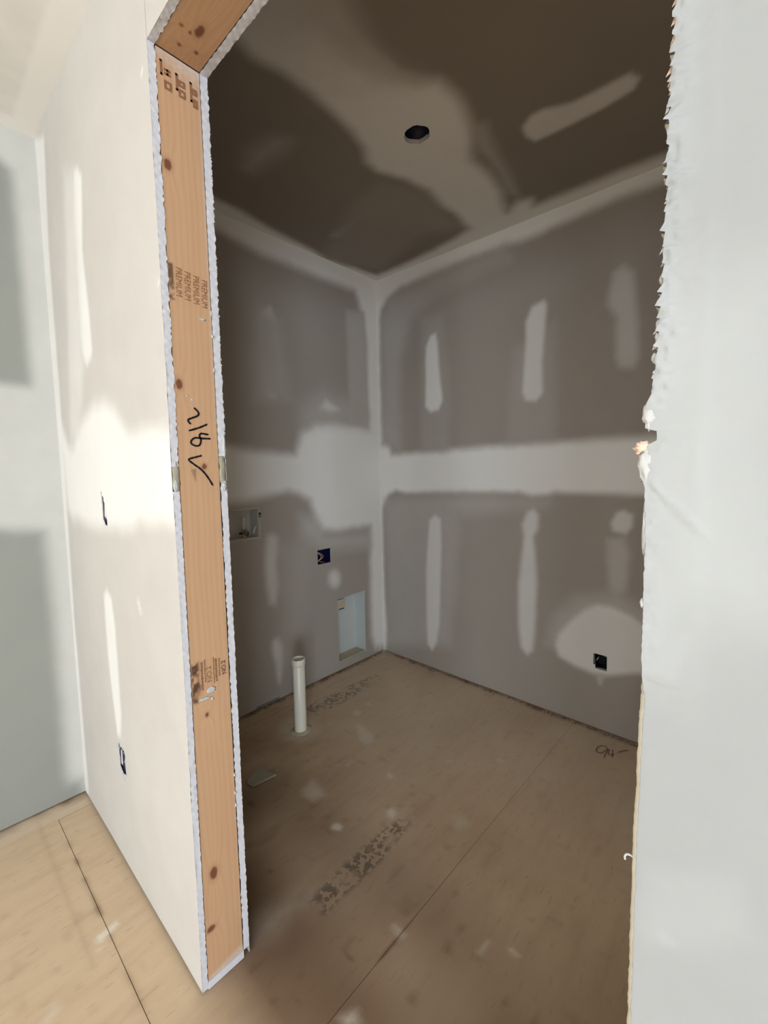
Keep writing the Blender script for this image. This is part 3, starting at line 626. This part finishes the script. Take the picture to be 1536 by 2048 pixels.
sf = sheet('stud_face', us, vs, lambda u, v, w: (FX+(w-.0006)*.4, u, v), 0, (), False, M['stud'],
    attrs={'grain': lambda U, V: wood_attrs(U, V, kn0)[0], 'knot': lambda U, V: wood_attrs(U, V, kn0)[1], 'dust': s_dust, 'ink': s_ink})
rel(sf, st)
rel(MB().box(FX-.037, FX-.0025, y0, y1, .020, HD).build('stud_body', M['plate']), st)
plS = lambda u, v: (FX+.0009, u, v)
HV = []; HF = []
for s_ in HAND_216:
    a, b = ribbon(s_, .0042, plS); n = len(HV); HV += a; HF += [tuple(n+i for i in q) for q in b]
rel(pyd('handwriting', HV, HF, M['ink']), st)['label'] = 'black marker 216 and a tick written down the stud'
def text_on(txt, size, u, v, rot, mat, root, name='grade_stamp', sx=1.0, place=None):
    c = bpy.data.curves.new('t', 'FONT'); c.body = txt; c.size = size; c.align_x = 'CENTER'; c.align_y = 'CENTER'; c.resolution_u = 3
    o = bpy.data.objects.new('t', c); COL.objects.link(o); dg = bpy.context.evaluated_depsgraph_get()
    me = bpy.data.meshes.new_from_object(o.evaluated_get(dg)); bpy.data.objects.remove(o); bpy.data.curves.remove(c)
    ca, sa = math.cos(rot), math.sin(rot)
    for q in me.vertices:
        x, y = q.co.x*sx, q.co.y; q.co = (place or plS)(u+x*ca-y*sa, v+x*sa+y*ca)
    me.name = name; o = link(name, me, mat)
    return rel(o, root)
for k in range(4):                                                 # four stamped lines, the left one run off the edge
    text_on('PREMIUM', .0185, .0350+k*.0180, 1.668-k*.0035, -math.pi/2-.03, M['stamp'], st, sx=.82)
text_on('NO.2', .017, .0555, .778, math.pi/2+.05, M['stamp'], st, sx=1.0)
text_on('NO.2', .015, .0905, .782, math.pi/2+.05, M['stamp_dark'], st, sx=1.0)
def dashes(u, v0, v1, wd, seed, mat):
    rr = random.Random(seed); m = MB(); z = v0
    while z < v1:
        h = rr.uniform(.0015, .004); m.box(FX+.0003, FX+.0009, u-wd/2*rr.uniform(.5, 1), u+wd/2*rr.uniform(.5, 1), z, z+h); z += h+rr.uniform(.0008, .0016)
    rel(m.build('grade_stamp', mat), st)
for u, wd, a, b in ((.0390, .0060, .745, .812), (.0460, .0030, .762, .815), (.0665, .0030, .752, .812), (.0720, .0055, .755, .808), (.0800, .0035, .765, .808)):
    dashes(u, a, b, wd, int(u*1e4), M['stamp'])
# the stamp at the very top: worn block figures
HB = []
def blk(u, v, w, h, hole=True):
    m = MB(); t = .0042
    if hole:
        m.box(FX+.0003, FX+.0009, u-w/2, u-w/2+t, v-h/2, v+h/2).box(FX+.0003, FX+.0009, u+w/2-t, u+w/2, v-h/2, v+h/2)
        m.box(FX+.0003, FX+.0009, u-w/2+t, u+w/2-t, v-h/2, v-h/2+t).box(FX+.0003, FX+.0009, u-w/2+t, u+w/2-t, v+h/2-t, v+h/2)
    else:
        m.box(FX+.0003, FX+.0009, u-w/2, u+w/2, v-h/2, v-h/2+t).box(FX+.0003, FX+.0009, u-w/2, u+w/2, v+h/2-t, v+h/2).box(FX+.0003, FX+.0009, u-t/2, u+t/2, v-h/2, v+h/2)
    rel(m.build('grade_stamp', M['stamp']), st)
for u, v, w, h, ho in ((.036, 2.092, .013, .012, False), (.036, 2.066, .015, .017, True), (.054, 2.085, .006, .034, False), (.064, 2.086, .014, .013, True), (.064, 2.066, .014, .016, True),
                       (.083, 2.082, .005, .040, False), (.091, 2.085, .010, .013, True), (.091, 2.062, .010, .018, True), (.024, 2.096, .005, .030, False)):
    blk(u, v, w, h, ho)
lumpy('dried_compound', (FX, .058, .738), (.0008, .010, .007), M['tear'], None, 3.3); rel(bpy.data.objects[-1] if False else [o for o in COL.objects if o.name.startswith('dried_compound')][-1], st)
def smear(c, r, seed):
    o = lumpy('dried_compound', c, r, M['tear'], None, seed, (12, 8), .8); rel(o, st)
smear((FX, .043, .722), (.0006, .013, .004), 1.1); smear((FX, .060, .716), (.0009, .003, .004), 6.4); smear((FX, .083, 1.600), (.0009, .007, .0022), 2.4)
smear((FX, .040, 1.425), (.0009, .003, .002), 2.9); smear((FX, .051, 1.417), (.0008, .003, .002), 8.9)
# sole plate under the stud, dusted with compound
rel(MB().box(FX-.037, XL+.001, .014, .104, 0, .020).build('plate_end', M['core']), st)

hd = thing('door_header', 'orange pine header board with dark knots across the top of the door opening', 'header', ((XL+XR)/2, .059, HD))
us = lines(XL-.0, XR+.015, .004); vs = lines(y0, y1, .0025)
kn1 = [(.0640, -.934, .0075, .0170), (.0350, -.947, .004, .004), (.0520, -.950, .003, .004), (.0790, -.985, .004, .004), (.0480, -.992, .004, .004), (.07, -.72, .01, .03), (.03, -.45, .01, .03)]
fa = lambda U, V: wood_attrs(V, U, kn1, seed=3)
hf = sheet('header_face', us, vs, lambda u, v, w: (u, v, HD+.0015-(w-.0006)*.4), 0, (), True, M['header'],
    attrs={'grain': lambda U, V: fa(U, V)[0]*1.3, 'knot': lambda U, V: fa(U, V)[1], 'dust': lambda U, V: np.clip((.028-V)/.02, 0, 1)*.4, 'ink': lambda U, V: U*0})
rel(hf, hd); rel(MB().box(XL-.04, XR+.06, y0, y1, HD+.0045, HD+.14).build('header_body', M['plate']), hd)
# studs that close the wall inside (only their ends reach the opening)
js = thing('jamb_stud', 'stud hidden behind the ragged board edge right of the opening', 'stud', (XR+.03, .059, 0))
rel(MB().box(XR+.012, XR+.05, y0, y1, 0, HD).build('stud_body', M['plate']), js)

# ------------------------------------------------------------------ floor
fl = struct(bpy.data.objects.new('floor', None)); COL.objects.link(fl)
SX = -.752; G2 = .0007
def f_ink(U, V):
    m = np.zeros(U.shape)
    for q in INK: m = np.maximum(m, np.clip(.5-sdist(U, V, q)/.02, 0, 1))
    return m*np.clip(vnoise(U*1.0, V, .028, 52)*2.2-.25, 0, 1)
def f_dirt_shade(U, V):
    d = np.exp(-((U-SX)/.015)**2)*np.clip((.80-V)/.3, .12, 1)*np.clip(vnoise(U, V, .05, 61)*2-.6, 0, 1)
    d = np.maximum(d, np.exp(-((V+.103)/.008)**2)*(U < -1.0)*.7*np.clip(vnoise(U, V, .05, 62)*2-.7, 0, 1))
    d = np.maximum(d, np.exp(-((V+.152)/.008)**2)*(U < -1.3)*.16)
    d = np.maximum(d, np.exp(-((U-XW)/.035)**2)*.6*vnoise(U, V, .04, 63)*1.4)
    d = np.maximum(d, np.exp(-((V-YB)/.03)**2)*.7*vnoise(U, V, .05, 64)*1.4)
    door_shade = np.clip((1.05-V)/.8, 0, 1)*np.clip((V+.03)/.13, 0, 1)        # shadow inside the doorway, painted as darker floor
    d = np.maximum(d, door_shade*(.6+.5*vnoise(U, V, .16, 66)))
    d = np.maximum(d, .22*(V > 0)*vnoise(U, V, .2, 67))
    return np.clip(d+np.clip(vnoise(U, V, .035, 65)-.82, 0, 1)*1.2, 0, 1)
cols = [(XW-.09, -1.9705), (-1.9705, SX), (SX, .468), (.468, 1.688), (1.688, 2.908), (2.908, RX+.15)]
cuts = [[RY-.15, -1.5, .94, YB+.09], [RY-.15, -4.98, -2.54, -.1015, YB+.09], [RY-.15, -3.14, -.70, YB+.09], [RY-.15, -2.54, -.1, .05], [RY-.15, -3.1, -.7, .05], [RY-.15, -2.54, .05]]
for (a, b), cs in zip(cols, cuts):
    for c, d in zip(cs[:-1], cs[1:]):
        near = b < .5 and d > -.8
        stp = .010 if near else .08
        us = lines(a+G2, b-G2, stp); vs = lines(max(c+G2, -1.2) if near else c+G2, d-G2, stp)
        if near and c+G2 < -1.2: vs = np.concatenate([lines(c+G2, -1.2, .08)[:-1], vs])
        lift = random.uniform(-.0008, .0008)
        o = sheet('subfloor_panel', us, vs, lambda u, v, w, lift=lift: (u, v, w*.6-.0012+lift), lambda U, V: np.maximum(coat(U, V, 0, PATCH['G']), np.clip((V-.75)/.6, 0, 1)*(.12+.22*vnoise(U, V, .18, 68))), (), False, M['floor'], fl, attrs={'ink': f_ink, 'dirt_shade': f_dirt_shade})  # compound marks; towards the back, dust and added brightness painted in
        e = MB(); t = .018
        e.box(a+G2, b-G2, c+G2, d-G2, -.0185, -.0035).build('panel_core', M['plate'], o)
MB().box(XW-.15, RX+.1, RY-.1, YB+.15, -.035, -.0186).build('joist_deck', M['shadow_wood'], fl)
HV = []; HF = []
for s_ in HAND_94:
    a, b = ribbon(s_, .0045, lambda u, v: (u, v, .0012)); n = len(HV); HV += a; HF += [tuple(n+i for i in q) for q in b]
pyd('pencil_mark', HV, HF, M['pencil'], fl)

# sole plates seen under the raised boards
def plate(name, p, u0, u1, skip=None):
    m = MB()
    for a, b in (((u0, skip[0]), (skip[1], u1)) if skip else ((u0, u1),)):
        q0 = p(a, 0, -.013); q1 = p(b, .038, -.098)
        m.box(min(q0[0], q1[0]), max(q0[0], q1[0]), min(q0[1], q1[1]), max(q0[1], q1[1]), -.001, .038)
    return struct(m.build(name, M['plate']))
plate('trim_1', pL, WT+.01, YB, (.715, .87)); plate('trim_2', pB, XW, XE); 
struct(MB().box(XW-.09, XW-.013, RY, -.001, -.001, .038).build('trim_3', M['plate']))
# sawdust and scraps of board lying along the foot of the walls
def crumbs(name, pts, mat, label, seed):
    rr = random.Random(seed); m = MB()
    for x, y in pts:
        s = rr.uniform(.0015, .005); t = rr.uniform(.0015, .003)
        m.box(x-s*.5, x+s*.5, y-s*rr.uniform(.3, 1.2), y+s*.5, .0005, t)
    o = m.build(name, mat); o['kind'] = 'stuff'; o['label'] = label; return o
rr = random.Random(5)
crumbs('sawdust', [(rr.uniform(XW+.1, -.4), YB-abs(rr.gauss(0, .008))-.003) for _ in range(220)], M['plate'], 'brown crumbs of sawdust along the foot of the laundry back wall', 1)
crumbs('sawdust', [(XW+abs(rr.gauss(0, .008))+.003, rr.uniform(.2, 1.6)) for _ in range(160)], M['plate'], 'brown crumbs of sawdust along the foot of the laundry left wall', 2)

# ------------------------------------------------------------------ things
# drain pipe
PX, PY, PT = -1.742, .772, .352
pp = thing('drain_pipe', 'white plastic pipe standing up out of the laundry floor', 'pipe', (PX, PY, 0))
def lathe(prof, n=36):
    v = []; f = []
    for i, (r, z) in enumerate(prof):
        v += [(r*math.cos(2*math.pi*k/n), r*math.sin(2*math.pi*k/n), z) for k in range(n)]
        if i: f += [((i-1)*n+k, (i-1)*n+(k+1) % n, i*n+(k+1) % n, i*n+k) for k in range(n)]
    return v, f
v, f = lathe([(.0285, 0), (.0285, PT-.001), (.0275, PT), (.0245, PT), (.0238, PT-.002), (.0238, .02), (0.0001, .02)]); pyd('pipe', v, f, M['pvc'], pp, smooth=False)
v, f = lathe([(.0287, PT-.030), (.0312, PT-.028), (.0318, PT-.024), (.0318, PT+.002), (.0305, PT+.004), (.0262, PT+.004), (.0258, PT+.002), (.0258, PT-.02)]); pyd('pipe_collar', v, f, M['pvc'], pp)
v, f = lathe([(.0287, .0060), (.036, .0050), (.046, .0015), (.050, .0002)]); v = [(x*(1+.25*mnoise.noise(Vector((x*60, y*60, 0)))), y*(1+.25*mnoise.noise(Vector((x*60, y*60, 3)))), z) for x, y, z in v]
pyd('floor_seal', v, f, M['card'], pp, smooth=True)
for o in pp.children:
    if o.name.startswith('pipe'): o.data.polygons.foreach_set('use_smooth', [len(p.vertices) == 4 for p in o.data.polygons])

# recessed boxes: five-sided shells opening along +X or -Y
def shell(name, place, u0, u1, v0, v1, depth, t, mat, parent, front=0.0):
    m = MB()
    def bx(a, b, c, d, e, g):
        p = place(a, c, e); q = place(b, d, g)
        m.box(*[w for pr in zip(p, q) for w in (min(pr), max(pr))])
    bx(u0, u1, v0, v1, -depth-t, -depth); bx(u0, u0+t, v0, v1, -depth, front); bx(u1-t, u1, v0, v1, -depth, front)
    bx(u0+t, u1-t, v0, v0+t, -depth, front); bx(u0+t, u1-t, v1-t, v1, -depth, front)
    return m.build(name, mat, parent)
def at(name, label, cat, p, u, v, group=None):
    return thing(name, label, cat, p(u, v, 0), group)
def put(o, root): return rel(o, root)
# dryer vent box
vb = at('dryer_vent_box', 'pale metal recessed vent box low in the laundry left wall beside the corner', 'vent box', pL, 1.382, .056)
put(shell('box_shell', pL, 1.272, 1.492, .058, .458, .092, .002, M['metal'], None, -.003), vb)
m = MB().box(XW-.090, XW-.004, 1.274, 1.490, .060, .0625); put(m.build('box_floor', M['card']), vb)
m = MB().box(XW-.060, XW-.003, 1.278, 1.330, .390, .448); put(bevel(m.build('corner_bracket', M['card']), .003), vb)
m = MB().box(XW-.058, XW-.010, 1.296, 1.332, .382, .390); put(m.build('bracket_slot', M['dark_box']), vb)
for z, a, b in ((.196, 1.276, 1.310), (.142, 1.274, 1.336)):
    put(MB().tube([(XW-.085, a, z-.008), (XW-.082, (a+b)/2, z+.002), (XW-.084, b, z+.010)], .003, 8).build('knockout_tab', M['dark_box']), vb)
for a, b, z in ((1.276, 1.31, .455), (1.33, 1.38, .4555), (1.40, 1.47, .4565)): put(MB().box(XW-.002, XW+.0015, a, b, z, z+.004).build('torn_paper', M['tear']), vb)
# dryer receptacle
db = at('dryer_outlet_box', 'open blue outlet box with a copper coloured wire loop in the laundry left wall', 'outlet box', pL, 1.183, .694)
put(shell('box_shell', pL, 1.134, 1.233, .692, .781, .075, .0025, M['blue_box'], None, -.004), db)
an = np.linspace(0, 1, 14)
put(MB().tube([(XW-.045+.035*math.sin(3.1*t), 1.142+.042*math.sin(math.pi*t), .770-.070*t) for t in an], .0024, 8).build('wire', M['copper']), db)
put(MB().tube([(XW-.03+.02*math.sin(3.1*t), 1.140+.034*math.sin(math.pi*t)*.9, .765-.062*t) for t in an], .0016, 8).build('wire', M['white_wire']), db)
put(MB().tube([(XW-.03, 1.138+.07*t, .700+.006*math.sin(5*t)) for t in an], .0030, 8).build('wire', M['copper']), db)
# washer supply box
wb2 = at('washer_outlet_box', 'grey plastic washer supply box with a tap, set in the left wall behind the stud', 'supply box', pL, .654, .902)
put(shell('box_shell', pL, .527, .781, .905, 1.055, .085, .003, M['plastic'], None, -.002), wb2)
def frame_ring(u0, u1, v0, v1, b, w0, w1, mat, root):
    m = MB()
    for a, c, d, e in ((u0-b, u1+b, v1, v1+b), (u0-b, u1+b, v0-b, v0), (u0-b, u0, v0, v1), (u1, u1+b, v0, v1)):
        m.box(XW+w0, XW+w1, a, c, d, e)
    return put(bevel(m.build('face_flange', mat), .001), root)
frame_ring(.527, .781, .905, 1.055, .006, -.003, .0030, M['card'], wb2)
for yc in (.722, .590):
    vl = MB().tube([(XW-.045, yc, .908), (XW-.045, yc, .935)], .011, 14).tube([(XW-.045, yc, .935), (XW-.045, yc, .950)], .013, 6).build('valve', M['brass']); put(vl, wb2)
    rv = MB().tube([(XW-.045, yc, .934), (XW-.012, yc, .930)], [.0105, .0120], 16, caps=False).tube([(XW-.03, yc, .9335), (XW-.029, yc, .9334)], .0095, 12).build('hose_thread', M['brass'], vl)
    MB().tube([(XW-.045, yc, .950), (XW-.045, yc, .975), (XW-.045, yc, 1.000), (XW-.045, yc, 1.014)], [.008, .011, .011, .009], 14).build('hammer_arrester', M['plastic'], vl)
    MB().box(XW-.050, XW-.040, yc-.024, yc-.010, .926, .934).build('valve_handle', M['dark_box'], vl)
put(MB().tube([(XW-.012, .768, .962), (XW-.008, .757, .945), (XW-.008, .752, .930)], [.006, .006, .005], 8).build('clip', M['plastic']), wb2)
for z, dz in ((1.026, .009), (1.012, .004)):
    put(pyd('chipped_hole', [(XW+.0035, .781, z+dz), (XW+.0035, .781, z-dz), (XW+.0035, .797, z-.001), (XW+.001, .784, z-dz), (XW+.001, .784, z+dz)], [(0, 1, 2), (0, 2, 4), (1, 3, 2)], M['dark_box']), wb2)
# outlet box in the back wall
ob = at('outlet_box', 'open black outlet box low in the laundry back wall', 'outlet box', pB, -.635, .298)
put(shell('box_shell', pB, -.668, -.602, .292, .376, .07, .0025, M['dark_box'], None, -.006), ob)
put(MB().tube([(-.646, YB+.012, .352), (-.652, YB+.010, .340), (-.656, YB+.016, .332)], .0018, 8).build('wire', M['white_wire']), ob)
put(MB().tube([(-.63, YB+.03, .310), (-.622, YB+.02, .306), (-.615, YB+.03, .312)], .0025, 8).build('wire', M['dark_box']), ob)
# ceiling light box
cb = thing('ceiling_light_box', 'round dark blue light box hole in the laundry ceiling', 'light box', (-1.0605, .889, HC))
v, f = lathe([(.058, .006), (.058, .055), (.0001, .056)]); put(pyd('box_shell', [(x-1.0605, y+.889, HC+z) for x, y, z in v], f, M['blue_box'], smooth=True), cb)
put(MB().tube([(-1.040, .934, HC+.002), (-1.045, .927, HC+.004), (-1.043, .920, HC+.007)], .002, 6).build('wire', M['white_wire']), cb)
put(MB().tube([(-1.06, .89, HC+.035), (-1.05, .885, HC+.02), (-1.035, .90, HC+.03), (-1.05, .92, HC+.04)], .003, 8).build('wire', M['dark_box']), cb)
# two boxes behind rough slits in the front wall
for lab, zc, sl in (('blue switch box behind a narrow slit torn in the cream wall at waist height', 1.145, SLIT1), ('blue outlet box behind a ragged slit near the foot of the cream wall', .360, SLIT2)):
    b_ = thing('switch_box' if zc > 1 else 'wall_outlet_box', lab, 'outlet box', (-1.556, 0, zc-.045))
    u0, u1, z0, z1 = min(p[0] for p in sl)-.004, -1.500, zc-.058, zc+.058
    m = MB().box(u0, u1, .045, .048, z0, z1).box(u0, u0+.004, .0016, .045, z0, z1).box(u1-.003, u1, .0016, .045, z0, z1).box(u0+.004, u1-.003, .0016, .045, z0, z0+.003).box(u0+.004, u1-.003, .0016, .045, z1-.003, z1)
    put(m.build('box_shell', M['grey_blue']), b_)
    put(MB().box(u0+.022, u1-.004, .0042, .0060, z0+.004, z1-.004).build('box_cover', M['blue_box']), b_)
    put(MB().tube([(u0+.010, .03, zc+.05), (u0+.012, .008, zc+.02), (u0+.010, .007, zc-.02), (u0+.014, .02, zc-.05)], .004, 8).build('cable', M['white_wire']), b_)
    pts = sl[::2]; v = []; f = []
    for i, (u, z) in enumerate(pts):
        k = len(v); s = .004+.003*random.random(); v += [(u-.003, -.001, z-.002), (u+.003, -.001, z-.001), (u+random.uniform(-.002, .003), -.004, z-s)]; put(pyd('torn_paper', v[k:k+3], [(0, 1, 2)], M['tear']), b_)
# scraps on the floor
sc = pyd('drywall_scrap', [(-1.623, .436, .004), (-1.600, .425, .003), (-1.571, .429, .0035), (-1.555, .524, .010), (-1.600, .512, .006), (-1.640, .522, .004), (-1.656, .505, .003),
     (-1.623, .436, .0015), (-1.600, .425, .0015), (-1.571, .429, .0015), (-1.555, .524, .0015), (-1.600, .512, .0015), (-1.640, .522, .0015), (-1.656, .505, .0015)],
     [(0, 1, 2, 3, 4, 5, 6)]+[(i, 7+i, 7+(i+1) % 7, (i+1) % 7) for i in range(7)]+[(13, 12, 11, 10, 9, 8, 7)], M['scrap'])
tag(sc, 'torn grey scrap of drywall paper lying on the laundry floor in front of the pipe', 'scrap')
